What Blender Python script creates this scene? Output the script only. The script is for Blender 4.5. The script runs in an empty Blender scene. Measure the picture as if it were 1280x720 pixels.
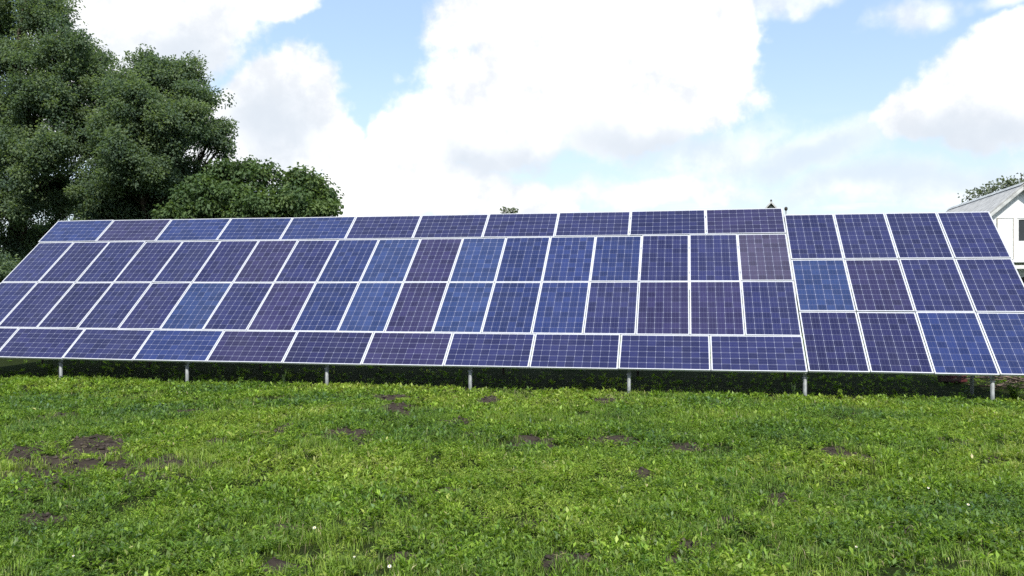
import bpy, bmesh, math, random
import numpy as np
from mathutils import Vector, Matrix

C = bpy.context.scene
COL = C.collection
random.seed(7)
RNG = np.random.default_rng(11)
R_ = math.radians

# ------------------------------------------------------------------ camera
FPX = 1066.8 / 1280.0          # focal length in picture widths
CAMZ = 1.88
cam_d = bpy.data.cameras.new('camera')
cam_d.sensor_width = 36.0
cam_d.lens = 36.0 * FPX
cam_d.clip_end = 3000
cam = bpy.data.objects.new('camera', cam_d)
cam.location = (0, 0, CAMZ)
cam.rotation_euler = (R_(90), 0, 0)
COL.objects.link(cam)
C.camera = cam
C.view_settings.view_transform = 'Standard'
C.view_settings.look = 'None'
C.view_settings.exposure = 0.82
C.view_settings.gamma = 1.0
C.view_settings.use_curve_mapping = False
C.render.filter_size = 1.1
C.cycles.use_denoising = False
C.cycles.max_bounces = 7
C.cycles.transparent_max_bounces = 8

SUN_EL, SUN_AZ = R_(52), R_(166)      # azimuth clockwise from +Y (the camera looks along +Y)
SUN_DIR = Vector((math.sin(SUN_AZ) * math.cos(SUN_EL), math.cos(SUN_AZ) * math.cos(SUN_EL), math.sin(SUN_EL)))
sun_d = bpy.data.lights.new('sun', 'SUN')
sun_d.energy = 3.3
sun_d.angle = R_(0.55)
sun_d.color = (1.0, 0.955, 0.89)
sun = bpy.data.objects.new('sun', sun_d)
sun.rotation_euler = (-SUN_DIR).to_track_quat('-Z', 'Y').to_euler()
sun.location = (0, 0, 40)
COL.objects.link(sun)


class NT:
    """small helper for building node trees"""
    def __init__(self, nt):
        self.nt = nt
        nt.nodes.clear()

    def n(self, t, **kw):
        nd = self.nt.nodes.new(t)
        for k, v in kw.items():
            setattr(nd, k, v)
        return nd

    def put(self, sock, v):
        if isinstance(v, bpy.types.NodeSocket):
            self.nt.links.new(v, sock)
        elif v is not None:
            sock.default_value = v

    def m(self, op, a, b=None, c=None, clamp=False):
        nd = self.n('ShaderNodeMath', operation=op, use_clamp=clamp)
        for i, v in enumerate((a, b, c)):
            self.put(nd.inputs[i], v)
        return nd.outputs[0]

    def mix(self, f, a, b, typ='RGBA', blend='MIX'):
        nd = self.n('ShaderNodeMix', data_type=typ, blend_type=blend)
        nd.clamp_factor = True
        ins = {'RGBA': (6, 7, 2), 'FLOAT': (2, 3, 0)}[typ]
        self.put(nd.inputs[0], f)
        self.put(nd.inputs[ins[0]], a)
        self.put(nd.inputs[ins[1]], b)
        return nd.outputs[ins[2]]

    def step(self, v, lo, hi):
        nd = self.n('ShaderNodeMapRange', interpolation_type='SMOOTHSTEP')
        self.put(nd.inputs[0], v)
        nd.inputs[1].default_value = lo
        nd.inputs[2].default_value = hi
        return nd.outputs[0]

    def noise(self, vec, scale, detail=4, rough=0.55, out=0, dist=0.0):
        nd = self.n('ShaderNodeTexNoise')
        self.put(nd.inputs['Vector'], vec)
        nd.inputs['Scale'].default_value = scale
        nd.inputs['Detail'].default_value = detail
        nd.inputs['Roughness'].default_value = rough
        nd.inputs['Distortion'].default_value = dist
        return nd.outputs[out]


def c4(r, g, b):
    return (r, g, b, 1.0)


# ------------------------------------------------------------------ world: Nishita sky and broken cumulus
def build_world():
    w = bpy.data.worlds.new('World')
    C.world = w
    w.use_nodes = True
    t = NT(w.node_tree)
    out = t.n('ShaderNodeOutputWorld')
    bg = t.n('ShaderNodeBackground')
    bg.inputs['Strength'].default_value = 0.1
    t.nt.links.new(bg.outputs[0], out.inputs[0])
    sky = t.n('ShaderNodeTexSky', sky_type='NISHITA')
    sky.sun_disc = False
    sky.sun_elevation = SUN_EL
    sky.sun_rotation = SUN_AZ
    sky.air_density = 1.0
    sky.dust_density = 0.6
    sky.ozone_density = 1.0
    gen = t.n('ShaderNodeTexCoord').outputs['Generated']
    sep = t.n('ShaderNodeSeparateXYZ')
    t.put(sep.inputs[0], gen)
    x, y, z = sep.outputs
    az = t.m('ARCTAN2', x, y)
    el = t.m('ARCSINE', z)
    # domain warp
    n1 = t.n('ShaderNodeTexNoise')
    t.put(n1.inputs['Vector'], gen)
    n1.inputs['Scale'].default_value = 5.0
    n1.inputs['Detail'].default_value = 5
    n1.inputs['Roughness'].default_value = 0.6
    s1 = t.n('ShaderNodeSeparateColor')
    t.put(s1.inputs[0], n1.outputs['Color'])
    wa = t.m('ADD', az, t.m('MULTIPLY', t.m('SUBTRACT', s1.outputs[0], 0.5), 0.20))
    we = t.m('ADD', el, t.m('MULTIPLY', t.m('SUBTRACT', s1.outputs[1], 0.5), 0.13))

    def field(blobs, a, e):
        acc = None
        for (bx, by, rx, ry) in blobs:
            p = (bx - 640) / 1066.8
            a0 = math.atan(p)
            e0 = math.atan((360 - by) / 1066.8 * math.cos(a0))
            dx = t.m('MULTIPLY', t.m('SUBTRACT', a, a0), 1066.8 / rx * 1.0)
            dy = t.m('MULTIPLY', t.m('SUBTRACT', e, e0), 1066.8 / ry * 1.0)
            d = t.m('SQRT', t.m('ADD', t.m('MULTIPLY', dx, dx), t.m('MULTIPLY', dy, dy)))
            f = t.m('SUBTRACT', 1.0, d)
            acc = f if acc is None else t.m('SMOOTH_MAX', acc, f, 0.12)
        return acc

    fb = t.noise(gen, 9.0, 9, 0.62)
    fb2 = t.noise(gen, 28.0, 6, 0.6)
    fb3 = t.noise(gen, 70.0, 5, 0.65)
    puff = t.m('ADD', t.m('MULTIPLY', t.m('SUBTRACT', fb, 0.5), 0.8), t.m('ADD', t.m('MULTIPLY', t.m('SUBTRACT', fb2, 0.5), 0.30), t.m('MULTIPLY', t.m('SUBTRACT', fb3, 0.5), 0.16)))
    crisp = [(690, 40, 165, 105), (800, 85, 150, 105), (640, 120, 125, 80), (600, 165, 120, 55), (840, 10, 110, 60),
             (470, 240, 130, 55), (600, 245, 150, 42), (520, 200, 90, 45), (880, 60, 75, 55),
             (365, 120, 90, 60), (320, 160, 100, 60), (390, 165, 60, 45), (190, 20, 140, 75), (320, 5, 75, 32), (130, 100, 130, 90),
             (1235, 130, 110, 62), (1280, 85, 75, 50), (1160, 150, 75, 40)]
    soft = [(1010, 185, 130, 38), (900, 180, 110, 50), (1140, 28, 52, 30), (980, 0, 120, 22), (820, 228, 220, 26), (1120, 235, 240, 36), (1255, 8, 50, 20)]
    f1 = t.m('ADD', field(crisp, wa, we), t.m('MULTIPLY', puff, 0.8))
    m1 = t.step(f1, 0.0, 0.27)
    f2 = t.m('ADD', field(soft, wa, we), puff)
    m2 = t.m('MULTIPLY', t.step(f2, -0.05, 0.7), 0.7)
    # broken cloud over the rest of the sky
    stretched = t.n('ShaderNodeMapping')
    stretched.inputs['Scale'].default_value = (1, 1, 1.8)
    t.put(stretched.inputs[0], gen)
    g = t.noise(stretched.outputs[0], 2.6, 9, 0.58)
    away = t.m('MAXIMUM', t.step(t.m('ABSOLUTE', az), 0.62, 0.85), t.step(el, 0.36, 0.50))
    m3 = t.m('MULTIPLY', t.m('MULTIPLY', t.step(g, 0.49, 0.62), away), t.m('SUBTRACT', 1.0, t.m('MULTIPLY', t.step(el, 0.85, 1.15), 0.85)))
    mask = t.m('MAXIMUM', t.m('MAXIMUM', m1, m2), m3)
    # streaks of thin cloud low down
    st = t.n('ShaderNodeMapping')
    st.inputs['Scale'].default_value = (1.2, 1.2, 16)
    t.put(st.inputs[0], gen)
    streak = t.noise(st.outputs[0], 3.2, 7, 0.6, dist=0.6)
    low = t.m('SUBTRACT', 1.0, t.step(el, 0.05, 0.21))
    m4 = t.m('MULTIPLY', t.m('MULTIPLY', t.step(streak, 0.42, 0.70), low), 0.6)
    mask = t.m('MAXIMUM', mask, m4)
    # grey undersides
    grey = [(690, 195, 150, 40), (620, 205, 100, 30), (820, 170, 140, 40), (210, 70, 130, 50), (1210, 175, 150, 40), (1010, 190, 140, 35), (350, 150, 80, 60), (1120, 225, 200, 30)]
    gm = t.m('MULTIPLY', t.step(t.m('ADD', field(grey, wa, we), t.m('MULTIPLY', puff, 0.3)), -0.15, 0.9), 0.9)
    body = t.mix(t.step(t.m('ADD', t.m('MULTIPLY', fb, 0.55), t.m('MULTIPLY', fb2, 0.45)), 0.38, 0.58), c4(5.1, 5.3, 5.6), c4(7.2, 7.2, 7.2))
    cloud = t.mix(gm, body, c4(4.30, 4.70, 5.2))
    # the clear sky, a little brighter, paler towards the horizon
    clear = t.mix(1.0, sky.outputs[0], c4(1.12, 1.10, 1.02), blend='MULTIPLY')
    clear = t.mix(0.38, clear, c4(4.0, 5.4, 7.5))
    haze = t.m('MULTIPLY', t.m('SUBTRACT', 1.0, t.step(el, 0.0, 0.30)), 0.6)
    clear = t.mix(haze, clear, c4(4.4, 5.0, 5.6))
    t.put(bg.inputs['Color'], t.mix(mask, clear, cloud))
    w.cycles.sampling_method = 'MANUAL'
    w.cycles.sample_map_resolution = 1024


build_world()


# ------------------------------------------------------------------ tagging
def tag(o, label=None, cat=None, group=None, kind=None):
    for k, v in (('label', label), ('category', cat), ('group', group), ('kind', kind)):
        if v:
            o[k] = v
    return o


def empty(name, loc, yaw=0.0):
    o = bpy.data.objects.new(name, None)
    o.location = loc
    o.rotation_euler = (0, 0, yaw)
    o.empty_display_size = 0.3
    COL.objects.link(o)
    return o


def link(name, me, parent=None, mat=None):
    o = bpy.data.objects.new(name, me)
    COL.objects.link(o)
    if mat and not me.materials:
        me.materials.append(mat)
    if parent:
        o.parent = parent
    return o


# ------------------------------------------------------------------ materials
def pbsdf(name):
    m = bpy.data.materials.new(name)
    m.use_nodes = True
    t = NT(m.node_tree)
    out = t.n('ShaderNodeOutputMaterial')
    b = t.n('ShaderNodeBsdfPrincipled')
    t.nt.links.new(b.outputs[0], out.inputs[0])
    return m, t, b, out


def mat_plain(name, col, rough=0.6, metal=0.0, var=0.12, scale=6.0, spec=0.5, bump=0.0):
    m, t, b, out = pbsdf(name)
    co = t.n('ShaderNodeTexCoord').outputs['Object']
    n = t.noise(co, scale, 6, 0.6)
    lo = c4(*[max(0, c * (1 - var * 2)) for c in col])
    hi = c4(*[min(1, c * (1 + var)) for c in col])
    t.put(b.inputs['Base Color'], t.mix(t.step(n, 0.3, 0.7), lo, hi))
    n2 = t.noise(co, scale * 5, 3, 0.6)
    t.put(b.inputs['Roughness'], t.mix(n2, rough * 0.85, min(1, rough * 1.15), typ='FLOAT'))
    b.inputs['Metallic'].default_value = metal
    b.inputs['Specular IOR Level'].default_value = spec
    if bump:
        bp = t.n('ShaderNodeBump')
        bp.inputs['Strength'].default_value = bump
        bp.inputs['Distance'].default_value = 0.02
        t.put(bp.inputs['Height'], n2)
        t.put(b.inputs['Normal'], bp.outputs[0])
    return m


def mat_cells():
    """blue polycrystalline cells, 6 x 10, with fine pale gaps, busbars and a white margin, under glass"""
    m, t, b, out = pbsdf('solar_cells')
    uv = t.n('ShaderNodeUVMap', uv_map='UVMap').outputs[0]
    s = t.n('ShaderNodeSeparateXYZ')
    t.put(s.inputs[0], uv)
    info = t.n('ShaderNodeObjectInfo')
    mx, my = 0.008, 0.006        # white margin
    cu = t.m('MULTIPLY', t.m('DIVIDE', t.m('SUBTRACT', s.outputs[0], mx), 1 - 2 * mx), 6.0)
    cv = t.m('MULTIPLY', t.m('DIVIDE', t.m('SUBTRACT', s.outputs[1], my), 1 - 2 * my), 10.0)
    fu, fv = t.m('FRACT', cu), t.m('FRACT', cv)
    eu = t.m('SUBTRACT', 0.5, t.m('ABSOLUTE', t.m('SUBTRACT', fu, 0.5)))
    ev = t.m('SUBTRACT', 0.5, t.m('ABSOLUTE', t.m('SUBTRACT', fv, 0.5)))
    gap = t.m('MAXIMUM', t.m('LESS_THAN', eu, 0.019), t.m('LESS_THAN', ev, 0.012))
    # three busbars along the long axis of the module
    fb = t.m('FRACT', t.m('MULTIPLY', fu, 3.0))
    bus = t.m('LESS_THAN', t.m('ABSOLUTE', t.m('SUBTRACT', fb, 0.5)), 0.030)
    edge = t.m('MAXIMUM', t.m('MAXIMUM', t.m('LESS_THAN', cu, 0.0), t.m('GREATER_THAN', cu, 6.0)),
               t.m('MAXIMUM', t.m('LESS_THAN', cv, 0.0), t.m('GREATER_THAN', cv, 10.0)))
    # each cell its own shade, crystal flakes inside it
    comb = t.n('ShaderNodeCombineXYZ')
    t.put(comb.inputs[0], t.m('FLOOR', cu))
    t.put(comb.inputs[1], t.m('FLOOR', cv))
    t.put(comb.inputs[2], t.m('MULTIPLY', info.outputs['Random'], 91.0))
    wn = t.n('ShaderNodeTexWhiteNoise', noise_dimensions='3D')
    t.put(wn.inputs['Vector'], comb.outputs[0])
    vo = t.n('ShaderNodeTexVoronoi')
    vsc = t.n('ShaderNodeMapping')
    vsc.inputs['Scale'].default_value = (1.0, 1.65, 1)
    t.put(vsc.inputs[0], uv)
    t.put(vo.inputs['Vector'], vsc.outputs[0])
    vo.inputs['Scale'].default_value = 70
    vs = t.n('ShaderNodeSeparateColor')
    t.put(vs.inputs[0], vo.outputs['Color'])
    k = t.m('ADD', 0.66, t.m('ADD', t.m('MULTIPLY', wn.outputs[0], 0.46), t.m('MULTIPLY', vs.outputs[0], 0.24)))
    hsv = t.n('ShaderNodeHueSaturation')
    t.put(hsv.inputs['Color'], info.outputs['Color'])
    t.put(hsv.inputs['Value'], k)
    col = t.mix(bus, hsv.outputs[0], c4(0.062, 0.066, 0.125))
    col = t.mix(gap, col, c4(0.19, 0.20, 0.275))
    corner = t.m('LESS_THAN', t.m('ADD', eu, ev), 0.075)
    col = t.mix(corner, col, c4(0.28, 0.30, 0.38))
    col = t.mix(edge, col, c4(0.50, 0.51, 0.54))
    # a thin uneven film of dust lies over the whole table
    pos = t.n('ShaderNodeNewGeometry').outputs['Position']
    dmap = t.n('ShaderNodeMapping')
    dmap.inputs['Scale'].default_value = (1.6, 0.5, 0.5)
    t.put(dmap.inputs[0], pos)
    dust = t.m('MULTIPLY', t.step(t.noise(dmap.outputs[0], 1.1, 7, 0.65), 0.30, 0.75), 0.03)
    col = t.mix(dust, col, c4(0.30, 0.30, 0.30))
    t.put(b.inputs['Base Color'], col)
    b.inputs['Roughness'].default_value = 0.45
    b.inputs['Specular IOR Level'].default_value = 0.0
    b.inputs['Coat Weight'].default_value = 1.0
    co = t.n('ShaderNodeTexCoord').outputs['Object']
    t.put(b.inputs['Coat Roughness'], t.mix(t.noise(co, 4, 5), 0.05, 0.16, typ='FLOAT'))
    b.inputs['Coat IOR'].default_value = 1.30
    return m


def mat_leaf(name, cols, trans=0.35, rough=0.55, spec=0.35):
    """leaf material: point attribute 'tint' picks along cols, 'val' is a small lightness change of the leaf itself"""
    m, t, b, out = pbsdf(name)
    a = t.n('ShaderNodeAttribute', attribute_name='tint').outputs['Fac']
    v = t.n('ShaderNodeAttribute', attribute_name='val').outputs['Fac']
    rp = t.n('ShaderNodeValToRGB')
    el = rp.color_ramp.elements
    while len(el) < len(cols):
        el.new(0.5)
    for i, cc in enumerate(cols):
        el[i].position = i / (len(cols) - 1)
        el[i].color = c4(*cc)
    t.put(rp.inputs[0], a)
    hs = t.n('ShaderNodeHueSaturation')
    t.put(hs.inputs['Color'], rp.outputs[0])
    t.put(hs.inputs['Value'], v)
    t.put(b.inputs['Base Color'], hs.outputs[0])
    b.inputs['Roughness'].default_value = rough
    b.inputs['Specular IOR Level'].default_value = spec
    tr = t.n('ShaderNodeBsdfTranslucent')
    tc = t.mix(1.0, hs.outputs[0], c4(1.5, 1.6, 0.7), blend='MULTIPLY')
    t.put(tr.inputs['Color'], tc)
    mx = t.n('ShaderNodeMixShader')
    mx.inputs[0].default_value = trans
    t.nt.links.new(b.outputs[0], mx.inputs[1])
    t.nt.links.new(tr.outputs[0], mx.inputs[2])
    t.nt.links.new(mx.outputs[0], out.inputs[0])
    return m


def mat_soil():
    m, t, b, out = pbsdf('soil')
    co = t.n('ShaderNodeTexCoord').outputs['Object']
    n1 = t.noise(co, 1.3, 7, 0.62)
    n2 = t.noise(co, 14, 6, 0.65)
    n3 = t.noise(co, 60, 5, 0.7)
    bare = t.n('ShaderNodeAttribute', attribute_name='bare').outputs['Fac']
    soil = t.mix(n2, c4(0.020, 0.016, 0.013), c4(0.075, 0.061, 0.049))
    soil = t.mix(t.step(n3, 0.62, 0.75), soil, c4(0.085, 0.07, 0.055))
    green = t.mix(n2, c4(0.010, 0.015, 0.005), c4(0.028, 0.040, 0.012))
    green = t.mix(t.step(n3, 0.58, 0.72), green, c4(0.06, 0.058, 0.03))
    f = t.m('ADD', bare, t.m('MULTIPLY', t.m('SUBTRACT', n1, 0.5), 0.8), clamp=True)
    t.put(b.inputs['Base Color'], t.mix(t.step(f, 0.15, 0.5), green, soil))
    b.inputs['Roughness'].default_value = 0.95
    b.inputs['Specular IOR Level'].default_value = 0.02
    bp = t.n('ShaderNodeBump')
    bp.inputs['Strength'].default_value = 0.9
    bp.inputs['Distance'].default_value = 0.02
    t.put(bp.inputs['Height'], t.m('ADD', n2, t.m('MULTIPLY', n3, 0.6)))
    t.put(b.inputs['Normal'], bp.outputs[0])
    return m


M = {}
M['cells'] = mat_cells()
M['frame'] = mat_plain('anodised_aluminium', (0.62, 0.63, 0.65), 0.42, 0.25, 0.06, 3.0)
M['backsheet'] = mat_plain('white_backsheet', (0.62, 0.62, 0.61), 0.6, 0, 0.05)
M['galv'] = mat_plain('galvanised_steel', (0.23, 0.245, 0.245), 0.6, 0.2, 0.14, 14.0)
M['shade_steel'] = mat_plain('shade_darkened_steel', (0.085, 0.070, 0.060), 0.8, 0.1, 0.25, 10.0)  # rear post steel, coloured dark to stand in for shade under the array
M['soil'] = mat_soil()
M['clod'] = mat_plain('dry_clod', (0.062, 0.050, 0.041), 0.95, 0, 0.42, 5.0, 0.15, 0.6)
M['bark'] = mat_plain('bark', (0.075, 0.060, 0.046), 0.95, 0, 0.3, 9.0, 0.2, 0.9)
M['grass'] = mat_leaf('grass_leaf', [(0.066, 0.120, 0.064), (0.086, 0.158, 0.028), (0.156, 0.246, 0.028), (0.245, 0.305, 0.052), (0.38, 0.33, 0.19)], 0.38, 0.5, 0.35)
M['tree'] = mat_leaf('tree_leaf', [(0.080, 0.122, 0.090), (0.112, 0.162, 0.100), (0.165, 0.218, 0.112)], 0.45, 0.65, 0.15)
M['walnut'] = mat_leaf('walnut_leaf', [(0.055, 0.095, 0.046), (0.080, 0.130, 0.048), (0.125, 0.180, 0.060)], 0.30, 0.6, 0.2)
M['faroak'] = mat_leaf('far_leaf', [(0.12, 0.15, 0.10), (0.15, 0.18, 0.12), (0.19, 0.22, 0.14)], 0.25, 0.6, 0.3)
M['white_wall'] = mat_plain('white_painted_boards', (0.80, 0.82, 0.82), 0.7, 0, 0.03, 1.5)
M['trim'] = mat_plain('white_trim', (0.74, 0.74, 0.71), 0.6, 0, 0.06, 3.0)
M['glass'] = mat_plain('dark_glass', (0.02, 0.025, 0.03), 0.06, 0, 0.1, 2.0, 0.6)
M['dark'] = mat_plain('dark_wood', (0.05, 0.042, 0.036), 0.8, 0, 0.3, 4.0)
M['slate'] = mat_plain('corrugated_cement_roof', (0.42, 0.42, 0.41), 0.85, 0, 0.14, 2.5, 0.3, 0.4)
M['zinc'] = mat_plain('grey_metal_roof', (0.55, 0.56, 0.54), 0.6, 0.1, 0.15, 3.0)
M['red'] = mat_plain('dull_red_paint', (0.075, 0.012, 0.014), 0.6, 0, 0.25, 8.0)
M['stick'] = mat_plain('dry_wood', (0.16, 0.125, 0.10), 0.9, 0, 0.35, 6.0, 0.2)
M['petal'] = mat_plain('white_petal', (0.85, 0.85, 0.80), 0.6, 0, 0.03)
M['pollen'] = mat_plain('yellow_pollen', (0.75, 0.50, 0.05), 0.7, 0, 0.1)
M['stem'] = mat_plain('green_stem', (0.07, 0.12, 0.03), 0.6, 0, 0.15)


# ------------------------------------------------------------------ mesh helpers
class MB:
    def __init__(self):
        self.bm = bmesh.new()

    def box(self, c, s, rot=None, mi=0):
        r = bmesh.ops.create_cube(self.bm, size=1.0)
        mt = Matrix.Translation(c) @ (rot.to_4x4() if rot else Matrix.Identity(4)) @ Matrix.Diagonal((*s, 1))
        bmesh.ops.transform(self.bm, matrix=mt, verts=r['verts'])
        if mi:
            for f in {f for v in r['verts'] for f in v.link_faces}:
                f.material_index = mi
        return r['verts']

    def bar(self, a, b, w, h):
        a, b = Vector(a), Vector(b)
        d = b - a
        q = d.to_track_quat('Y', 'Z').to_matrix()
        return self.box((a + b) / 2, (w, d.length, h), q)

    def tube(self, pts, rad, n=6, cap=True):
        rings = []
        pts = [Vector(p) for p in pts]
        for i, p in enumerate(pts):
            d = (pts[min(i + 1, len(pts) - 1)] - pts[max(i - 1, 0)]).normalized()
            u = d.orthogonal().normalized() if i == 0 else (pu - d * pu.dot(d)).normalized()
            pu = u
            v = d.cross(u)
            rings.append([self.bm.verts.new(p + (u * math.cos(2 * math.pi * k / n) + v * math.sin(2 * math.pi * k / n)) * rad[i]) for k in range(n)])
        for a, b in zip(rings, rings[1:]):
            for k in range(n):
                f = self.bm.faces.new((a[k], a[(k + 1) % n], b[(k + 1) % n], b[k]))
                f.smooth = True
        if cap:
            self.bm.faces.new(list(reversed(rings[0])))
            self.bm.faces.new(rings[-1])

    def poly(self, pts, mi=0):
        f = self.bm.faces.new([self.bm.verts.new(p) for p in pts])
        f.material_index = mi
        return f

    def prism(self, pts, ext):
        """closed outline pushed along the vector ext"""
        ext = Vector(ext)
        a = [self.bm.verts.new(Vector(p)) for p in pts]
        b = [self.bm.verts.new(Vector(p) + ext) for p in pts]
        self.bm.faces.new(list(reversed(a)))
        self.bm.faces.new(b)
        n = len(a)
        for i in range(n):
            self.bm.faces.new((a[i], a[(i + 1) % n], b[(i + 1) % n], b[i]))

    def bevel(self, w, seg=1):
        bmesh.ops.bevel(self.bm, geom=list(self.bm.edges), offset=w, segments=seg, affect='EDGES')

    def mesh(self, name):
        bmesh.ops.recalc_face_normals(self.bm, faces=self.bm.faces)
        me = bpy.data.meshes.new(name)
        self.bm.to_mesh(me)
        self.bm.free()
        return me

    def build(self, name, mat, parent=None):
        me = self.mesh(name)
        me.materials.append(mat)
        return link(name, me, parent)


def mesh_np(name, co, loops, starts, attrs=None, smooth=False):
    me = bpy.data.meshes.new(name)
    me.vertices.add(len(co))
    me.vertices.foreach_set('co', np.ascontiguousarray(co, np.float32).ravel())
    me.loops.add(len(loops))
    me.loops.foreach_set('vertex_index', np.ascontiguousarray(loops, np.int32))
    me.polygons.add(len(starts))
    me.polygons.foreach_set('loop_start', np.ascontiguousarray(starts, np.int32))
    for k, v in (attrs or {}).items():
        at = me.attributes.new(k, 'FLOAT', 'POINT')
        at.data.foreach_set('value', np.ascontiguousarray(v, np.float32))
    me.update(calc_edges=True)
    if smooth:
        me.polygons.foreach_set('use_smooth', np.ones(len(starts), bool))
    return me


def unit(v):
    return v / np.maximum(np.linalg.norm(v, axis=-1, keepdims=True), 1e-9)


def rand_dirs(n, rng):
    return unit(rng.normal(size=(n, 3)))


def diamonds(c, d, nrm, ln, wd, fold=0.25, at=0.45):
    """leaf shaped quads: c base points, d along, nrm up, lengths and widths"""
    s = unit(np.cross(d, nrm))
    n = unit(np.cross(s, d))
    ln, wd = ln[:, None], wd[:, None]
    mid = c + d * ln * at + n * ln * 0.06
    v = np.stack([c, mid + s * wd * 0.5 + n * wd * fold, c + d * ln - n * ln * 0.05, mid - s * wd * 0.5 + n * wd * fold], 1).reshape(-1, 3)
    return v


def quads_index(n, off=0):
    return np.arange(n * 4) + off, np.arange(n) * 4


# value noise
def vnoise(x, y, seed):
    rs = np.random.default_rng(seed)
    tab = rs.random((256, 256))
    xi, yi = np.floor(x).astype(int), np.floor(y).astype(int)
    fx, fy = x - xi, y - yi
    fx, fy = fx * fx * (3 - 2 * fx), fy * fy * (3 - 2 * fy)
    g = lambda a, b: tab[a & 255, b & 255]
    return (g(xi, yi) * (1 - fx) + g(xi + 1, yi) * fx) * (1 - fy) + (g(xi, yi + 1) * (1 - fx) + g(xi + 1, yi + 1) * fx) * fy


def fbm(x, y, seed, oct=4):
    s, a, tot = 0, 1.0, 0
    for o in range(oct):
        s = s + a * vnoise(x * 2 ** o + 17.3 * o, y * 2 ** o + 5.1 * o, seed + o)
        tot += a
        a *= 0.55
    return s / tot


def gp(px, py, h=CAMZ):
    """where a spot of the meadow seen in the photo lies on the ground"""
    d = h * 1066.8 / (py - 360)
    return (px - 640) / 1066.8 * d, d


# ------------------------------------------------------------------ ground
PATCH = [(85, 574, 42, 11), (150, 582, 48, 8), (105, 555, 28, 7), (25, 562, 30, 6), (70, 595, 36, 7), (265, 555, 16, 6), (340, 537, 26, 5),
         (215, 553, 20, 4), (75, 514, 24, 4), (130, 505, 14, 3), (485, 494, 20, 4), (498, 508, 22, 5), (430, 541, 34, 6), (455, 552, 18, 5),
         (668, 549, 34, 6), (612, 497, 14, 4), (575, 530, 16, 4), (590, 545, 14, 4), (765, 499, 22, 5), (800, 589, 13, 5), (775, 551, 34, 4),
         (863, 683, 36, 9), (842, 700, 22, 6), (1082, 571, 20, 5), (1090, 517, 14, 3), (1186, 551, 22, 5), (1248, 575, 12, 4),
         (975, 620, 14, 4), (910, 650, 20, 5), (700, 705, 26, 10), (345, 710, 22, 8), (60, 640, 22, 6), (350, 655, 14, 4), (505, 690, 20, 6),
         (560, 610, 12, 4), (1130, 660, 20, 5), (1040, 565, 22, 4), (235, 512, 20, 3), (350, 520, 16, 3), (850, 555, 20, 4), (660, 655, 15, 4)]
PW = []
for (px, py, rx, ry) in PATCH:
    if px < 160 and 550 < py < 600:
        rx, ry = rx * 1.5, ry * 1.6
    X, Y = gp(px, py)
    main_patch = px < 160 and 550 < py < 600
    PW.append((X, Y, rx / 1066.8 * Y * 1.05, ry / (1066.8 * CAMZ) * Y * Y * 1.05, 1.3 if main_patch else 1.0))


def bare_map(x, y):
    w1 = (fbm(x * 3.2, y * 3.2, 90, 4) - 0.5) * 1.9
    b = np.zeros_like(x)
    for (X, Y, rx, ry, k) in PW:
        r = np.sqrt(((x - X) / rx) ** 2 + ((y - Y) / ry) ** 2)
        b = np.maximum(b, k * np.clip(0.9 * (1.42 - r + w1 * 1.5), 0, 1))
    return np.minimum(b, 1.0)


def ground_z(x, y):
    flat = np.clip((15.5 - y) / 4, 0.18, 1)
    z = ((fbm(x * 0.35, y * 0.35, 21, 3) - 0.5) * 0.14 + (fbm(x * 2.3, y * 2.3, 31, 3) - 0.5) * 0.10) * flat - 0.03 - 0.045 * np.clip((y - 11.5) / 3, 0, 1)
    near = np.exp(-((np.maximum(0, np.hypot(x, y - 10) - 16)) / 10) ** 2)
    b = bare_map(x, y)
    z = z * near + b * near * (0.015 + 0.13 * (fbm(x * 5, y * 5, 44, 4) - 0.35))
    return z, b


def axis(lo, hi, st, far):
    a = list(np.arange(lo, hi + 1e-6, st))
    s, x = st, hi
    while x < far:
        s *= 1.22
        x += s
        a.append(x)
    s, x = st, lo
    while x > -far:
        s *= 1.22
        x -= s
        a.insert(0, x)
    return np.array(a)


gx, gy = axis(-13.5, 13.5, 0.06, 900), axis(3.5, 20, 0.06, 900)
GX, GY = np.meshgrid(gx, gy)
gz, gb = ground_z(GX.ravel(), GY.ravel())
nx_, ny_ = len(gx), len(gy)
idx = np.arange(nx_ * ny_).reshape(ny_, nx_)
q = np.stack([idx[:-1, :-1], idx[:-1, 1:], idx[1:, 1:], idx[1:, :-1]], -1).reshape(-1)
me = mesh_np('ground', np.stack([GX.ravel(), GY.ravel(), gz], 1), q, np.arange(len(q) // 4) * 4, {'bare': gb}, True)
ground = link('ground', me, None, M['soil'])
tag(ground, 'rough dark earth under the meadow, bare in patches', 'ground', kind='structure')

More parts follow.
